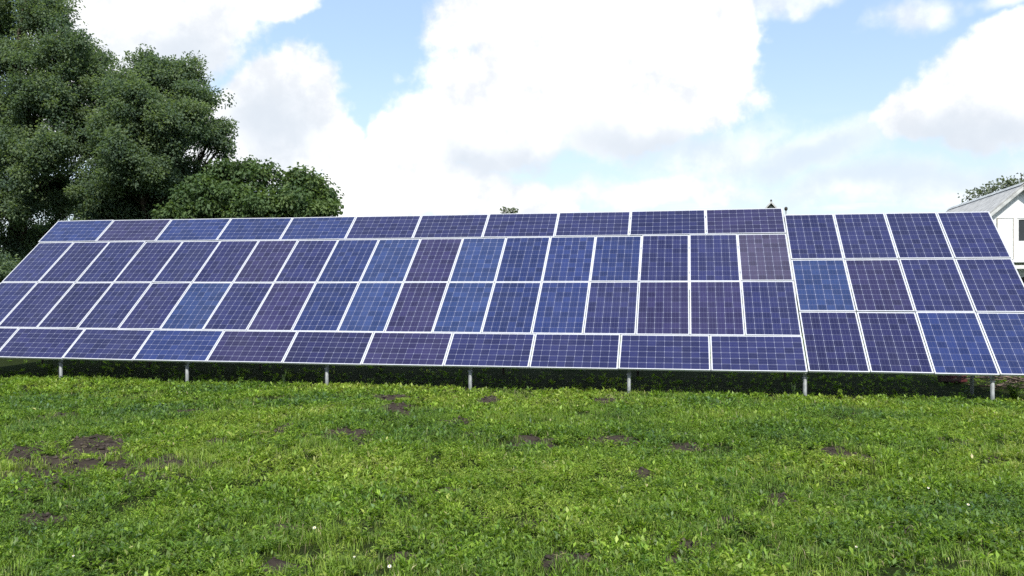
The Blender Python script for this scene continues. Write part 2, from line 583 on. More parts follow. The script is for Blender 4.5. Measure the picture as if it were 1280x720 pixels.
# clods of black earth on the bare patches: nobody could count them
def clods():
    n = 60000
    x, y = RNG.uniform(-10, 11, n), RNG.uniform(5, 17, n)
    b = bare_map(x, y)
    keep = RNG.random(n) < b * 0.9
    x, y = x[keep], y[keep]
    n = len(x)
    z, _ = ground_z(x, y)
    r = 0.007 + 0.034 * RNG.random(n) ** 3.2
    octv = np.array([(1, 0, 0), (-1, 0, 0), (0, 1, 0), (0, -1, 0), (0, 0, 1), (0, 0, -1)], float)
    octf = np.array([(0, 2, 4), (2, 1, 4), (1, 3, 4), (3, 0, 4), (2, 0, 5), (1, 2, 5), (3, 1, 5), (0, 3, 5)])
    v = octv[None] * (r[:, None, None]) * RNG.uniform(0.55, 1.25, (n, 6, 3)) + RNG.normal(size=(n, 6, 3)) * r[:, None, None] * 0.18
    a = RNG.uniform(0, 6.28, n)
    ca, sa = np.cos(a)[:, None], np.sin(a)[:, None]
    v = np.stack([v[..., 0] * ca - v[..., 1] * sa, v[..., 0] * sa + v[..., 1] * ca, v[..., 2] * 0.75], -1)
    v += np.stack([x, y, z + r * 0.2], 1)[:, None]
    f = (octf[None] + (np.arange(n) * 6)[:, None, None]).reshape(-1)
    o = link('soil_clods', mesh_np('soil_clods', v.reshape(-1, 3), f, np.arange(len(f) // 3) * 3), None, M['clod'])
    tag(o, 'crumbled dark earth lying on the bare spots', 'soil', kind='stuff')


clods()


# ------------------------------------------------------------------ meadow
def meadow():
    def sample(n, y0, y1):
        y = RNG.uniform(y0, y1, n)
        half = 0.63 * y + 3.2
        x = RNG.uniform(-1, 1, n) * half.max()
        k = np.abs(x) < half
        return x[k], y[k]
    bands = [(3.4, 7.2, 720), (7.2, 10, 520), (10, 13, 360), (13, 16, 280), (16, 19, 180), (19, 24, 40), (24, 34, 55)]
    xs, ys, sc = [], [], []
    for (a, b, dens) in bands:
        half = 0.63 * b + 3.2
        x, y = sample(int(dens * (b - a) * 2 * half), a, b)
        xs.append(x); ys.append(y); sc.append(np.full(len(x), (520 / dens) ** 0.28 if dens > 30 else 1.2))
    x, y, sc = np.concatenate(xs), np.concatenate(ys), np.concatenate(sc)
    bare = bare_map(x, y)
    thin = 0.3 * fbm(x * 1.2, y * 1.2, 55, 3) + 0.4 * fbm(x * 4.5, y * 4.5, 56, 3) + 0.3 * fbm(x * 11, y * 11, 57, 2)
    # under the array little grows, thinned further so dark soil deepens the shade
    lx = (x - 5.197) * 0.9805 - (y - 14.984) * 0.1963
    ly = (x - 5.197) * 0.1963 + (y - 14.984) * 0.9805
    shade = (ly > 0.35) & (ly < 6) & (lx < 4.6)
    p = np.clip(1.02 - bare * 1.02, 0.08, 1) * np.clip((thin - 0.37) * 8, 0.07, 1) * np.where(shade, 0.12, 1)
    k = RNG.random(len(x)) < p
    x, y, sc, bare, thin, shade = x[k], y[k], sc[k], bare[k], thin[k], shade[k]
    n = len(x)
    z, _ = ground_z(x, y)
    sp = fbm(x * 0.9 + 40, y * 0.9, 61, 4) + RNG.normal(size=n) * 0.09       # species
    hue = fbm(x * 0.55, y * 0.55 + 9, 71, 4)
    hgt = 0.10 + 1.6 * (0.5 * fbm(x * 1.7, y * 1.7, 81, 3) + 0.5 * fbm(x * 6, y * 6, 82, 2))
    hgt = hgt * (1 - 0.45 * np.clip((y - 12.5) / 2, 0, 1))
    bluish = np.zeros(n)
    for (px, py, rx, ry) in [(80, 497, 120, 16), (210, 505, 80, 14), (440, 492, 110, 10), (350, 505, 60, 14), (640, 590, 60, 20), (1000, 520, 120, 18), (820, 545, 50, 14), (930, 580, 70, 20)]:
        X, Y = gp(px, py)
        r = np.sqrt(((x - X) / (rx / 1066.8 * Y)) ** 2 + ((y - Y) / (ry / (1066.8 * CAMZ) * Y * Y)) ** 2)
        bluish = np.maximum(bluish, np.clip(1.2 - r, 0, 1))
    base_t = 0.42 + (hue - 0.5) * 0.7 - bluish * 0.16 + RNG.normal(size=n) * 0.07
    cv = np.clip(0.78 + 0.7 * (fbm(x * 7, y * 7, 111, 2) - 0.1) * RNG.uniform(0.7, 1.3, n), 0.45, 1.5)   # some plants are darker kinds
    V, L, S, T, W = [], [], [], [], []
    off = lo = 0

    def put(v, per, loops_per, starts_per, tint, val):
        nonlocal off, lo
        k = len(v) // per
        L.append((np.asarray(loops_per)[None] + (np.arange(k) * per)[:, None]).ravel() + off)
        S.append((np.asarray(starts_per)[None] + (np.arange(k) * len(loops_per))[:, None]).ravel() + lo)
        V.append(v); T.append(np.repeat(tint, per)); W.append(np.repeat(val, per))
        off += len(v)
        lo += k * len(loops_per)

    def expand(sel, cnt):
        i = np.repeat(np.nonzero(sel)[0], cnt)
        return i

    # --- grass blades (bent, two faces)
    g = sp > 0.52
    i = expand(g, 9)
    m = len(i)
    az = RNG.uniform(0, 2 * np.pi, m)
    c = np.stack([x[i], y[i], z[i] - 0.005], 1) + np.concatenate([RNG.normal(size=(m, 2)) * 0.022, np.zeros((m, 1))], 1)
    h = (0.045 + 0.055 * RNG.random(m)) * hgt[i] * sc[i]
    long_ = RNG.random(m) < 0.07
    h = np.where(long_, h * 1.8, h)
    lean = np.abs(RNG.normal(size=m)) * 0.55 + 0.15
    d = np.stack([np.cos(az), np.sin(az), np.zeros(m)], 1)
    s = np.stack([-np.sin(az), np.cos(az), np.zeros(m)], 1)
    wd = (0.0035 + 0.003 * RNG.random(m)) * sc[i]
    up = np.array([0, 0, 1.0])
    mid = c + d * (h * lean * 0.35)[:, None] + up * (h * 0.62)[:, None]
    tip = c + d * (h * lean * 1.05)[:, None] + up * (h * (1.0 - 0.22 * lean))[:, None]
    w_ = wd[:, None]
    v = np.stack([c - s * w_ * 0.4, c + s * w_ * 0.4, mid + s * w_ * 0.5, mid - s * w_ * 0.5, tip], 1).reshape(-1, 3)
    dry = RNG.random(m) < 0.035
    put(v, 5, [0, 1, 2, 3, 3, 2, 4], [0, 4], np.clip(base_t[i] + 0.05 + RNG.normal(size=m) * 0.07 + dry * 0.6, 0, 1), RNG.uniform(0.55, 1.45, m) * cv[i])
    # --- broad weed leaves spreading from a rosette
    g = (sp <= 0.545) & (sp > 0.43)
    i = expand(g, 9)
    m = len(i)
    az = RNG.uniform(0, 2 * np.pi, m)
    el = np.clip(RNG.normal(size=m) * 0.35 + 0.55, -0.1, 1.4)
    d = np.stack([np.cos(az) * np.cos(el), np.sin(az) * np.cos(el), np.sin(el)], 1)
    nr = np.stack([-np.cos(az) * np.sin(el), -np.sin(az) * np.sin(el), np.cos(el)], 1) + RNG.normal(size=(m, 3)) * 0.3
    c = np.stack([x[i], y[i], z[i]], 1) + d * (0.008 + 0.03 * RNG.random(m))[:, None] + up * (RNG.random(m) ** 1.3 * 0.06 * hgt[i])[:, None]
    ln = (0.028 + 0.042 * RNG.random(m)) * sc[i]
    v = diamonds(c, d, nr, ln, ln * RNG.uniform(0.3, 0.5, m))
    put(v, 4, [0, 1, 2, 3], [0], np.clip(base_t[i] + RNG.normal(size=m) * 0.09 + (RNG.random(m) < 0.005) * 0.4, 0, 1), RNG.uniform(0.6, 1.5, m) * cv[i])
    # --- feathery cut-leaved weeds: stems set with small leaflets
    g = sp <= 0.46
    i = expand(g, 22)
    m = len(i)
    stem = (np.arange(m) % 22) // 6
    rs = RNG.random((n, 4, 2))
    az = rs[i, stem, 0] * 2 * np.pi
    ln_ = 0.55 + 0.35 * rs[i, stem, 1]
    tt = RNG.random(m) ** 0.75
    hh = (0.06 + 0.06 * rs[i, stem, 1]) * hgt[i]
    d0 = np.stack([np.cos(az) * ln_ * tt ** 1.3, np.sin(az) * ln_ * tt ** 1.3, tt], 1) * hh[:, None]
    c = np.stack([x[i], y[i], z[i]], 1) + d0
    sd = unit(np.stack([np.cos(az), np.sin(az), 0.7 * np.ones(m)], 1) + RNG.normal(size=(m, 3)) * 0.75)
    ln = (0.014 + 0.016 * RNG.random(m)) * sc[i] * (1.2 - 0.4 * tt)
    v = diamonds(c, sd, rand_dirs(m, RNG) * 0.6 + up, ln, ln * RNG.uniform(0.25, 0.42, m))
    put(v, 4, [0, 1, 2, 3], [0], np.clip(base_t[i] + 0.02 + 0.10 * tt + RNG.normal(size=m) * 0.06, 0, 1), RNG.uniform(0.6, 1.5, m) * cv[i])
    # --- bigger tufts of feathery weeds standing above the rest
    k = 6000
    tx, ty = sample(k, 4.4, 15.2)
    k = len(tx)
    lush = fbm(tx * 0.8 + 7, ty * 0.8, 101, 3) + RNG.normal(size=k) * 0.05
    keep = (lush > 0.46) & (bare_map(tx, ty) < 0.5)
    tx, ty = tx[keep], ty[keep]
    k = len(tx)
    tz, _ = ground_z(tx, ty)
    tr = RNG.uniform(0.05, 0.15, k)
    th = RNG.uniform(0.04, 0.13, k) * (1 - 0.35 * np.clip((ty - 12) / 2, 0, 1))
    tb = np.clip(0.44 + (fbm(tx * 0.55, ty * 0.55 + 9, 71, 4) - 0.5) * 0.9 + RNG.normal(size=k) * 0.11, 0.05, 0.85)
    per = 64
    i = np.repeat(np.arange(k), per)
    m = len(i)
    fr = (np.arange(m) % per) // 8                       # eight fronds, eight leaflets each
    rs = RNG.random((k, 8, 3))
    az = rs[i, fr, 0] * 2 * np.pi
    reach, rise = 0.35 + 0.75 * rs[i, fr, 1], 0.45 + 0.6 * rs[i, fr, 2]
    tt = (np.arange(m) % 8 + RNG.random(m)) / 8
    hor = np.stack([np.cos(az), np.sin(az), np.zeros(m)], 1)
    c = np.stack([tx[i], ty[i], tz[i]], 1) + hor * (tr[i] * reach * tt)[:, None] + up * (th[i] * rise * np.sin(tt * 1.75))[:, None]
    side = np.stack([-np.sin(az), np.cos(az), np.zeros(m)], 1) * np.where(RNG.random(m) < 0.5, 1, -1)[:, None]
    sd = unit(hor * 0.7 + side * RNG.uniform(0.3, 1.1, m)[:, None] + up * RNG.uniform(-0.1, 0.6, m)[:, None])
    ln = RNG.uniform(0.030, 0.060, m) * (1.15 - 0.5 * tt)
    v = diamonds(c, sd, up + RNG.normal(size=(m, 3)) * 0.35, ln, ln * RNG.uniform(0.25, 0.42, m))
    put(v, 4, [0, 1, 2, 3], [0], np.clip(tb[i] + 0.10 * tt + RNG.normal(size=m) * 0.05, 0, 0.9), RNG.uniform(0.7, 1.4, m))
    # --- straw and dry bits lying flat
    m = 15000
    xx, yy = sample(m, 4.5, 16.5)
    m = len(xx)
    zz, _ = ground_z(xx, yy)
    az = RNG.uniform(0, 6.28, m)
    d = unit(np.stack([np.cos(az), np.sin(az), RNG.normal(size=m) * 0.3 + 0.1], 1))
    ln = RNG.uniform(0.03, 0.11, m)
    v = diamonds(np.stack([xx, yy, zz + RNG.random(m) * 0.05], 1), d, rand_dirs(m, RNG) + up, ln, np.full(m, 0.005), 0.1)
    put(v, 4, [0, 1, 2, 3], [0], RNG.uniform(0.8, 1.0, m), RNG.uniform(0.7, 1.1, m))
    me = mesh_np('grass', np.concatenate(V), np.concatenate(L), np.concatenate(S), {'tint': np.concatenate(T), 'val': np.concatenate(W)})
    print('grass faces', len(me.polygons), 'clumps', n)
    o = link('grass', me, None, M['grass'])
    tag(o, 'short weedy green grass and herbs covering the meadow', 'grass', kind='stuff')


meadow()

# ------------------------------------------------------------------ solar arrays
YAW = -R_(11.35)
TILT = R_(39.5)
cT, sT = math.cos(TILT), math.sin(TILT)
H0 = 0.41
ORG = Vector((5.197, 14.984, 0))


def panel_meshes(w, h, landscape):
    """frame (a ring of U profile) and cell sheet for a module w wide along the row and h up the slope"""
    lip, dep = 0.013, 0.036
    mb = MB()
    for (cx, cy, sx, sy) in ((0, h / 2 - lip / 2, w, lip), (0, -h / 2 + lip / 2, w, lip), (-w / 2 + lip / 2, 0, lip, h - 2 * lip), (w / 2 - lip / 2, 0, lip, h - 2 * lip)):
        mb.box((cx, cy, -dep / 2), (sx, sy, dep))
    fm = mb.mesh('panel_frame')
    fm.materials.append(M['frame'])
    bm = bmesh.new()
    iw, ih = w / 2 - lip, h / 2 - lip
    zt, zb = -0.003, -0.009
    uvl = bm.loops.layers.uv.new('UVMap')
    vt = [bm.verts.new((sx * iw, sy * ih, zt)) for sx, sy in ((-1, -1), (1, -1), (1, 1), (-1, 1))]
    vb = [bm.verts.new((sx * iw, sy * ih, zb)) for sx, sy in ((-1, -1), (1, -1), (1, 1), (-1, 1))]
    f = bm.faces.new(vt)
    uvs = [(0, 0), (1, 0), (1, 1), (0, 1)] if not landscape else [(1, 0), (1, 1), (0, 1), (0, 0)]
    for lp, uv_ in zip(f.loops, uvs):
        lp[uvl].uv = uv_
    f2 = bm.faces.new(list(reversed(vb)))
    f2.material_index = 1
    sm = bpy.data.meshes.new('cell_sheet')
    bm.to_mesh(sm)
    bm.free()
    sm.materials.append(M['cells'])
    sm.materials.append(M['backsheet'])
    return fm, sm


TONES = {'n': (0.0178, 0.0202, 0.071), 'p': (0.0225, 0.0200, 0.064), 'b': (0.021, 0.037, 0.110), 'd': (0.0155, 0.0160, 0.060), 'g': (0.046, 0.039, 0.076), 'm': (0.0165, 0.0265, 0.094)}


def sag(u, v):
    """the table sags slightly between its ends"""
    q_ = min(1, max(0, -u / 18.2))
    return -0.026 * math.sin(q_ * math.pi) * (0.35 + 0.65 * v / 5.1)


def add_panel(arr, fm, sm, u, v, tone, rnd):
    o = bpy.data.objects.new('solar_panel', fm)
    COL.objects.link(o)
    o.parent = arr
    dz = sag(u, v) if arr is main else 0
    o.location = (u, v * cT, H0 + v * sT + dz)
    o.rotation_euler = (TILT + rnd.gauss(0, 0.0035), rnd.gauss(0, 0.003), rnd.gauss(0, 0.0006))
    s = bpy.data.objects.new('cell_sheet', sm)
    COL.objects.link(s)
    s.parent = o
    k = rnd.uniform(0.90, 1.12)
    s.color = (*[c * k for c in TONES[tone]], 1)
    return o


rnd = random.Random(5)
main = empty('solar_array', ORG, YAW)
tag(main, 'long blue solar array of four panel rows on steel posts, filling the left and middle', 'solar array')
side = empty('solar_array', ORG, YAW)
tag(side, 'shorter lower solar array of three rows of four upright panels in front of white house', 'solar array')

VM = [(0.0, 0.922), (0.938, 2.529), (2.546, 4.133), (4.150, 5.104)]
# left-to-right tone letters, row by row from the bottom edge up
TB = ['ddnmpdpnnnn', 'nddndbnpmbpbmmnppn', 'ndndndpnmbpbmmmnng', 'mpmmmnnnnnp']
fmP, smP = panel_meshes(0.998, 1.589, False)
fmL, smL = panel_meshes(1.645, 0.926, True)
for r, (v0, v1) in enumerate(VM):
    if r in (0, 3):
        for i in range(11):
            add_panel(main, fmL, smL, -(i + 0.5) * 1.66, (v0 + v1) / 2, TB[r][::-1][i], rnd)
    else:
        for i in range(18):
            add_panel(main, fmP, smP, -0.004 - (i + 0.5) * 1.0109, (v0 + v1) / 2, TB[r][::-1][i], rnd)
fmR, smR = panel_meshes(1.012, 1.586, False)
TR = ['ddmm', 'bpnn', 'nnnn']
for r, (v0, v1) in enumerate([(0.022, 1.608), (1.632, 3.218), (3.242, 4.828)]):
    for i in range(4):
        add_panel(side, fmR, smR, 0.006 + (i + 0.5) * 1.0295, (v0 + v1) / 2, TR[r][i], rnd)


def slope(u, v, drop):
    """point under the panels: u along the row, v up the slope, drop below the glass"""
    return Vector((u, v * cT + drop * sT, H0 + v * sT - drop * cT))


def rack(arr, u0, u1, vtop, posts, rails):
    ga = M['galv']
    for v in rails:
        mb = MB()
        n = 6
        for k in range(n):
            ua, ub = u0 + (u1 - u0) * k / n, u0 + (u1 - u0) * (k + 1) / n
            a, b = slope(ua, v, 0.062), slope(ub, v, 0.062)
            if arr is main:
                a.z += sag(ua, v) - 0.003; b.z += sag(ub, v) - 0.003
            mb.bar(a, b, 0.045, 0.045)
        mb.build('rail', ga, arr)
    for u in posts:
        # sloping rafter of channel section
        mb = MB()
        mb.bar(slope(u, 0.06, 0.150), slope(u, vtop, 0.150), 0.05, 0.085)
        mb.build('rafter', ga, arr)
        for y0 in ((0.10, 3.25) if arr is main else (0.10, 1.22, 3.25)):
            v_ = y0 / cT
            top = slope(u, v_, 0.20).z
            mb = MB()
            # round steel post with a cap plate under the rafter
            if y0 > 0.5:
                yy = y0
            else:
                yy = 0.16
                top = slope(u, (0.16 - 0.2 * sT) / cT, 0.20).z
            r_ = 0.034 if y0 < 0.5 else 0.030
            mb.tube([(u, yy, -0.4), (u, yy, top)], [r_, r_], 14)
            mb.box((u, yy, top + 0.006), (0.085, 0.085, 0.008))
            mb.build('post', ga if y0 < 2 else M['shade_steel'], arr)  # back row takes the steel with shade in its colour
        mb = MB()
        mb.bar((u + 0.03, 1.26, 0.25), (u + 0.03, 3.2, 2.1), 0.04, 0.04)
        mb.build('brace', ga, arr)


rack(main, -18.24, 0.0, 5.05, [-18.15, -15.10, -12.14, -9.08, -6.15, -3.13, -0.03], [0.20, 0.72, 1.30, 2.16, 2.90, 3.76, 4.36, 4.90])
rack(side, 0.05, 4.12, 4.75, [3.02], [0.36, 1.28, 1.98, 2.88, 3.60, 4.48])


# ------------------------------------------------------------------ trees
def at(px, py, dist):
    return np.array([(px - 640) / 1066.8 * dist, dist, CAMZ + (360 - py) / 1066.8 * dist])


def tree(name, label, cat, lobes, base, trunk_r, leaf, n_clusters, per, mat, group=None, cl_r=0.42, seed=1, limb_r=0.10, droop=0.25, sat=0):
    """lobes: (centre xyz, radius xyz). Trunk and limbs reach every lobe, twigs reach every leaf cluster."""
    rng = np.random.default_rng(seed)
    main_n = len(lobes)
    extra = []
    for (c0, r0) in lobes:                      # smaller puffs break up every large lobe
        for _ in range(sat):
            dd = rand_dirs(1, rng)[0] * np.array(r0) * rng.uniform(0.55, 0.98)
            f_ = rng.uniform(0.30, 0.52)
            extra.append((np.array(c0) + dd, tuple(np.array(r0) * f_ * rng.uniform(0.8, 1.25, 3))))
    lobes = list(lobes) + extra
    root = empty(name, tuple(base))
    tag(root, label, cat, group)
    base = np.array(base, float)
    lob_c = np.array([l[0] for l in lobes], float)
    lob_r = np.array([l[1] for l in lobes], float)
    vol = np.prod(lob_r, 1) ** 0.75
    pick = rng.choice(len(lobes), n_clusters, p=vol / vol.sum())
    # clusters sit mostly near the surface of their lobe
    d = rand_dirs(n_clusters, rng)
    d[:, 2] = np.where(rng.random(n_clusters) < 0.35, np.abs(d[:, 2]), d[:, 2])
    rr = rng.random(n_clusters) ** 0.33
    rr = np.where(rng.random(n_clusters) < 0.10, rr * 1.18, rr)
    bump = 0.85 + 0.3 * np.sin(d[:, 0] * 7 + pick) * np.sin(d[:, 2] * 6 + d[:, 1] * 5 + pick * 2)
    # boughs: each lobe breaks up into uneven sprays that reach outwards
    nb = 12
    bd = rand_dirs(len(lobes) * nb, rng).reshape(len(lobes), nb, 3)
    bd[..., 2] = bd[..., 2] * 0.8 + 0.12
    bl = rng.uniform(0.60, 1.22, (len(lobes), nb))
    bi = rng.integers(0, nb, n_clusters)
    along = rng.random(n_clusters) ** 0.6
    spray = unit(bd)[pick, bi] * (bl[pick, bi] * (0.30 + 0.70 * along))[:, None] + rng.normal(size=(n_clusters, 3)) * (0.20 - 0.11 * along)[:, None]
    inside = rng.random(n_clusters) < 0.42
    cc = lob_c[pick] + np.where(inside[:, None], d * (rr * bump * 0.85)[:, None], spray) * lob_r[pick]
    cc = cc[cc[:, 2] > 0.35]
    pick = pick[:len(cc)] if len(pick) == len(cc) else rng.integers(0, len(lobes), len(cc))
    k = len(cc)
    tone = rng.random(k)
    size = cl_r * rng.uniform(0.55, 1.2, k)
    i = np.repeat(np.arange(k), per)
    m = len(i)
    off = rand_dirs(m, rng) * (rng.random(m) ** 0.42)[:, None] * np.array([1.1, 1.1, 0.8])
    c = cc[i] + off * size[i][:, None]
    ld = unit(off + rng.normal(size=(m, 3)) * 0.55 + np.array([0, 0, -droop]))
    nr = unit(np.array([0, 0, 0.9]) + off * 0.7 + rng.normal(size=(m, 3)) * 0.75)
    ln = leaf * rng.uniform(0.65, 1.3, m)
    v = diamonds(c, ld, nr, ln, ln * rng.uniform(0.5, 0.75, m))
    lp, stt = quads_index(m)
    tint = np.clip(tone[i] * 0.85 + rng.normal(size=m) * 0.07 + 0.08, 0, 1)
    me = mesh_np('crown', v - base, lp, stt, {'tint': np.repeat(tint, 4), 'val': np.repeat(rng.uniform(0.9, 1.1, m), 4)})
    link('crown', me, root, mat)
    # wood
    mb = MB()
    zt = lob_c[:, 2].max()
    cxy = np.average(lob_c[:, :2], axis=0, weights=vol)
    P = []
    for s in np.linspace(0, 1, 9):
        p = np.array([base[0] + (cxy[0] - base[0]) * s ** 1.5, base[1] + (cxy[1] - base[1]) * s ** 1.5, base[2] - 0.2 + (zt - base[2]) * 0.9 * s])
        p[:2] += rng.normal(size=2) * 0.10 * trunk_r / 0.25 * (s > 0)
        P.append(p - base)
    rads = [trunk_r * (1.35 if s == 0 else 1) * (1 - 0.86 * s) for s in np.linspace(0, 1, 9)]
    mb.tube(P, rads, 9)
    P = np.array(P)
    for li in range(main_n):
        end = lob_c[li] - base
        h = max(0.22, min(0.8, (end[2] / (zt - base[2])) * 0.72))
        a = P[0] + (P[-1] - P[0]) * 0
        f = h * 8
        i0 = int(f)
        a = P[i0] + (P[min(8, i0 + 1)] - P[i0]) * (f - i0)
        m1 = a + (end - a) * 0.5 + np.array([0, 0, -0.12 * np.linalg.norm(end - a)]) + rng.normal(size=3) * 0.15
        mb.tube([a, m1, end], [limb_r * 1.1, limb_r * 0.75, limb_r * 0.3], 6, False)
        own = np.nonzero(pick == li)[0]
        for ci in own[:26]:
            e2 = cc[ci] - base
            s0 = m1 + (end - m1) * rng.uniform(0.1, 1.0)
            mm = (s0 + e2) / 2 + rng.normal(size=3) * 0.12
            mb.tube([s0, mm, e2], [limb_r * 0.28, limb_r * 0.18, 0.008], 4, False)
    mb.build('trunk', M['bark'], root)
    return root


def lob(px, py, rpx, dist, squash=1.0, depth=0.0, ry=None):
    r = rpx / 1066.8 * dist
    c = at(px, py, dist)
    f = (dist + depth) / dist
    c = np.array([c[0] * f, c[1] * f, CAMZ + (c[2] - CAMZ) * f])
    return (c, (r, (ry or r), r * squash))


D1 = 31.0
L1 = [lob(55, 15, 42, D1), lob(30, -35, 50, D1, depth=1), lob(80, 60, 36, D1, depth=-1), lob(105, 78, 27, D1, 0.9, depth=.5), lob(10, 75, 42, D1, depth=-.5), lob(-40, 30, 60, D1, depth=1),
      lob(45, 120, 48, D1, 0.88, depth=-1.5), lob(95, 135, 40, D1, 0.85, depth=-1), lob(0, 185, 55, D1, 0.85, depth=-1), lob(60, 195, 48, D1, 0.8, depth=-2), lob(-50, 130, 60, D1), lob(115, 180, 42, D1, 0.85),
      lob(20, 250, 52, D1, 0.85, depth=-1.2), lob(85, 245, 42, D1, 0.82, depth=.4), lob(-45, 240, 60, D1, 0.9), lob(-10, 310, 52, D1, 0.85, depth=-.5), lob(60, 320, 55, D1, 0.85, depth=2), lob(118, 98, 30, D1, 0.9), lob(136, 112, 26, D1, 0.9, depth=-.5), lob(128, 70, 9, D1, 0.8)]
tree('tall_tree', 'tall dark green tree at the left edge, its crown rising out of the picture', 'tree', L1, (at(25, 360, D1 + 0.5)[0], D1 + 0.5, 0), 0.34, 0.095, 2300, 110, M['tree'], seed=3, cl_r=0.38, sat=4)
D2 = 30.0
L2 = [lob(195, 100, 33, D2), lob(225, 105, 28, D2, depth=.4), lob(243, 135, 30, D2, depth=-.6), lob(180, 140, 42, D2, 0.9, depth=-1.6), lob(150, 108, 22, D2, 0.9), lob(145, 160, 42, D2, 0.88, depth=-1),
      lob(225, 170, 42, D2, 0.85, depth=-1.4), lob(262, 168, 24, D2, 0.9), lob(274, 188, 14, D2, 0.9), lob(170, 205, 50, D2, 0.82, depth=-1.6), lob(225, 215, 36, D2, 0.85), lob(140, 240, 48, D2, 0.85, depth=-.6),
      lob(200, 255, 48, D2, 0.8, depth=.4), lob(150, 300, 60, D2, 0.8), lob(225, 300, 50, D2, 0.8, depth=.6), lob(177, 78, 13, D2)]
tree('broad_tree', 'broad dark green tree with rounded top standing between tall tree and walnut tree', 'tree', L2, (at(190, 360, D2 + 0.6)[0], D2 + 0.6, 0), 0.30, 0.093, 1950, 110, M['tree'], seed=4, cl_r=0.38, sat=4)
D3 = 27.0
L3 = [lob(292, 216, 18, D3, 0.85), lob(332, 220, 18, D3, 0.8, depth=-.5), lob(362, 235, 26, D3, 0.75, depth=.3), lob(390, 233, 18, D3, 0.85), lob(398, 250, 15, D3, 0.8), lob(270, 245, 36, D3, 0.75, depth=-.4),
      lob(310, 258, 38, D3, 0.7, depth=-1), lob(365, 268, 42, D3, 0.7, depth=-.6), lob(240, 265, 30, D3, 0.7, depth=-.3), lob(390, 280, 24, D3, 0.8), lob(402, 245, 11, D3), lob(409, 257, 8, D3), lob(375, 222, 13, D3), lob(314, 209, 9, D3), lob(276, 212, 12, D3), lob(245, 238, 20, D3), lob(330, 300, 60, D3, 0.6), lob(260, 300, 50, D3, 0.6)]
tree('walnut_tree', 'lower bushy tree with brighter green leaves just right of broad dark tree', 'tree', L3, (at(320, 360, D3 + 0.3)[0], D3 + 0.3, 0), 0.16, 0.125, 860, 72, M['walnut'], seed=6, sat=2, cl_r=0.34, limb_r=0.07, droop=0.6)
# brush below the big trees
for k, (px, py, dd, rp, lb) in enumerate([(-5, 338, 25.5, 34, 'green bush at the foot of tall tree beside lower left corner of the array'), (45, 345, 29, 40, 'dark bush in shade behind the sloping left end of the array')]):
    lo_ = [lob(px + dx, py + dy, rp * s, dd, 0.8) for dx, dy, s in ((0, 0, 1), (-25, 12, .8), (22, 14, .8), (5, 30, 1))]
    tree('bush', lb, 'bush', lo_, (at(px, 360, dd)[0], dd, 0), 0.05, 0.09, 170, 60, M['tree'], seed=20 + k, cl_r=0.32, limb_r=0.03)
# distant trees
D5 = 66.0
L5 = [lob(1275, 230, 19, D5, 0.8), lob(1300, 236, 26, D5), lob(1245, 239, 11, D5, 0.7), lob(1226, 243, 7, D5, 0.7), lob(1208, 246, 5, D5, 0.7), lob(1258, 232, 16, D5, 0.7), lob(1235, 240, 13, D5, 0.7), lob(1216, 243, 9, D5, 0.6), lob(1276, 216, 7, D5, 0.7), lob(1330, 240, 45, D5), lob(1290, 255, 50, D5, 0.6), lob(1250, 262, 36, D5, 0.5)]
tree('far_tree', 'sparse grey green tree rising behind the roof of the white house', 'tree', L5, (at(1285, 360, D5)[0], D5, 0), 0.28, 0.22, 360, 24, M['faroak'], seed=8, cl_r=0.62, limb_r=0.10)
D6 = 70.0
L6 = [lob(631, 262, 3.4, D6), lob(642, 264.5, 3.6, D6, 0.7), lob(621, 266, 1.8, D6), lob(636, 276, 14, D6, 0.6)]
tree('far_tree', 'tip of distant tree just peeping over the top edge of long array', 'tree', L6, (at(636, 360, D6)[0], D6, 0), 0.14, 0.2, 60, 26, M['faroak'], seed=9, cl_r=0.30, limb_r=0.04)


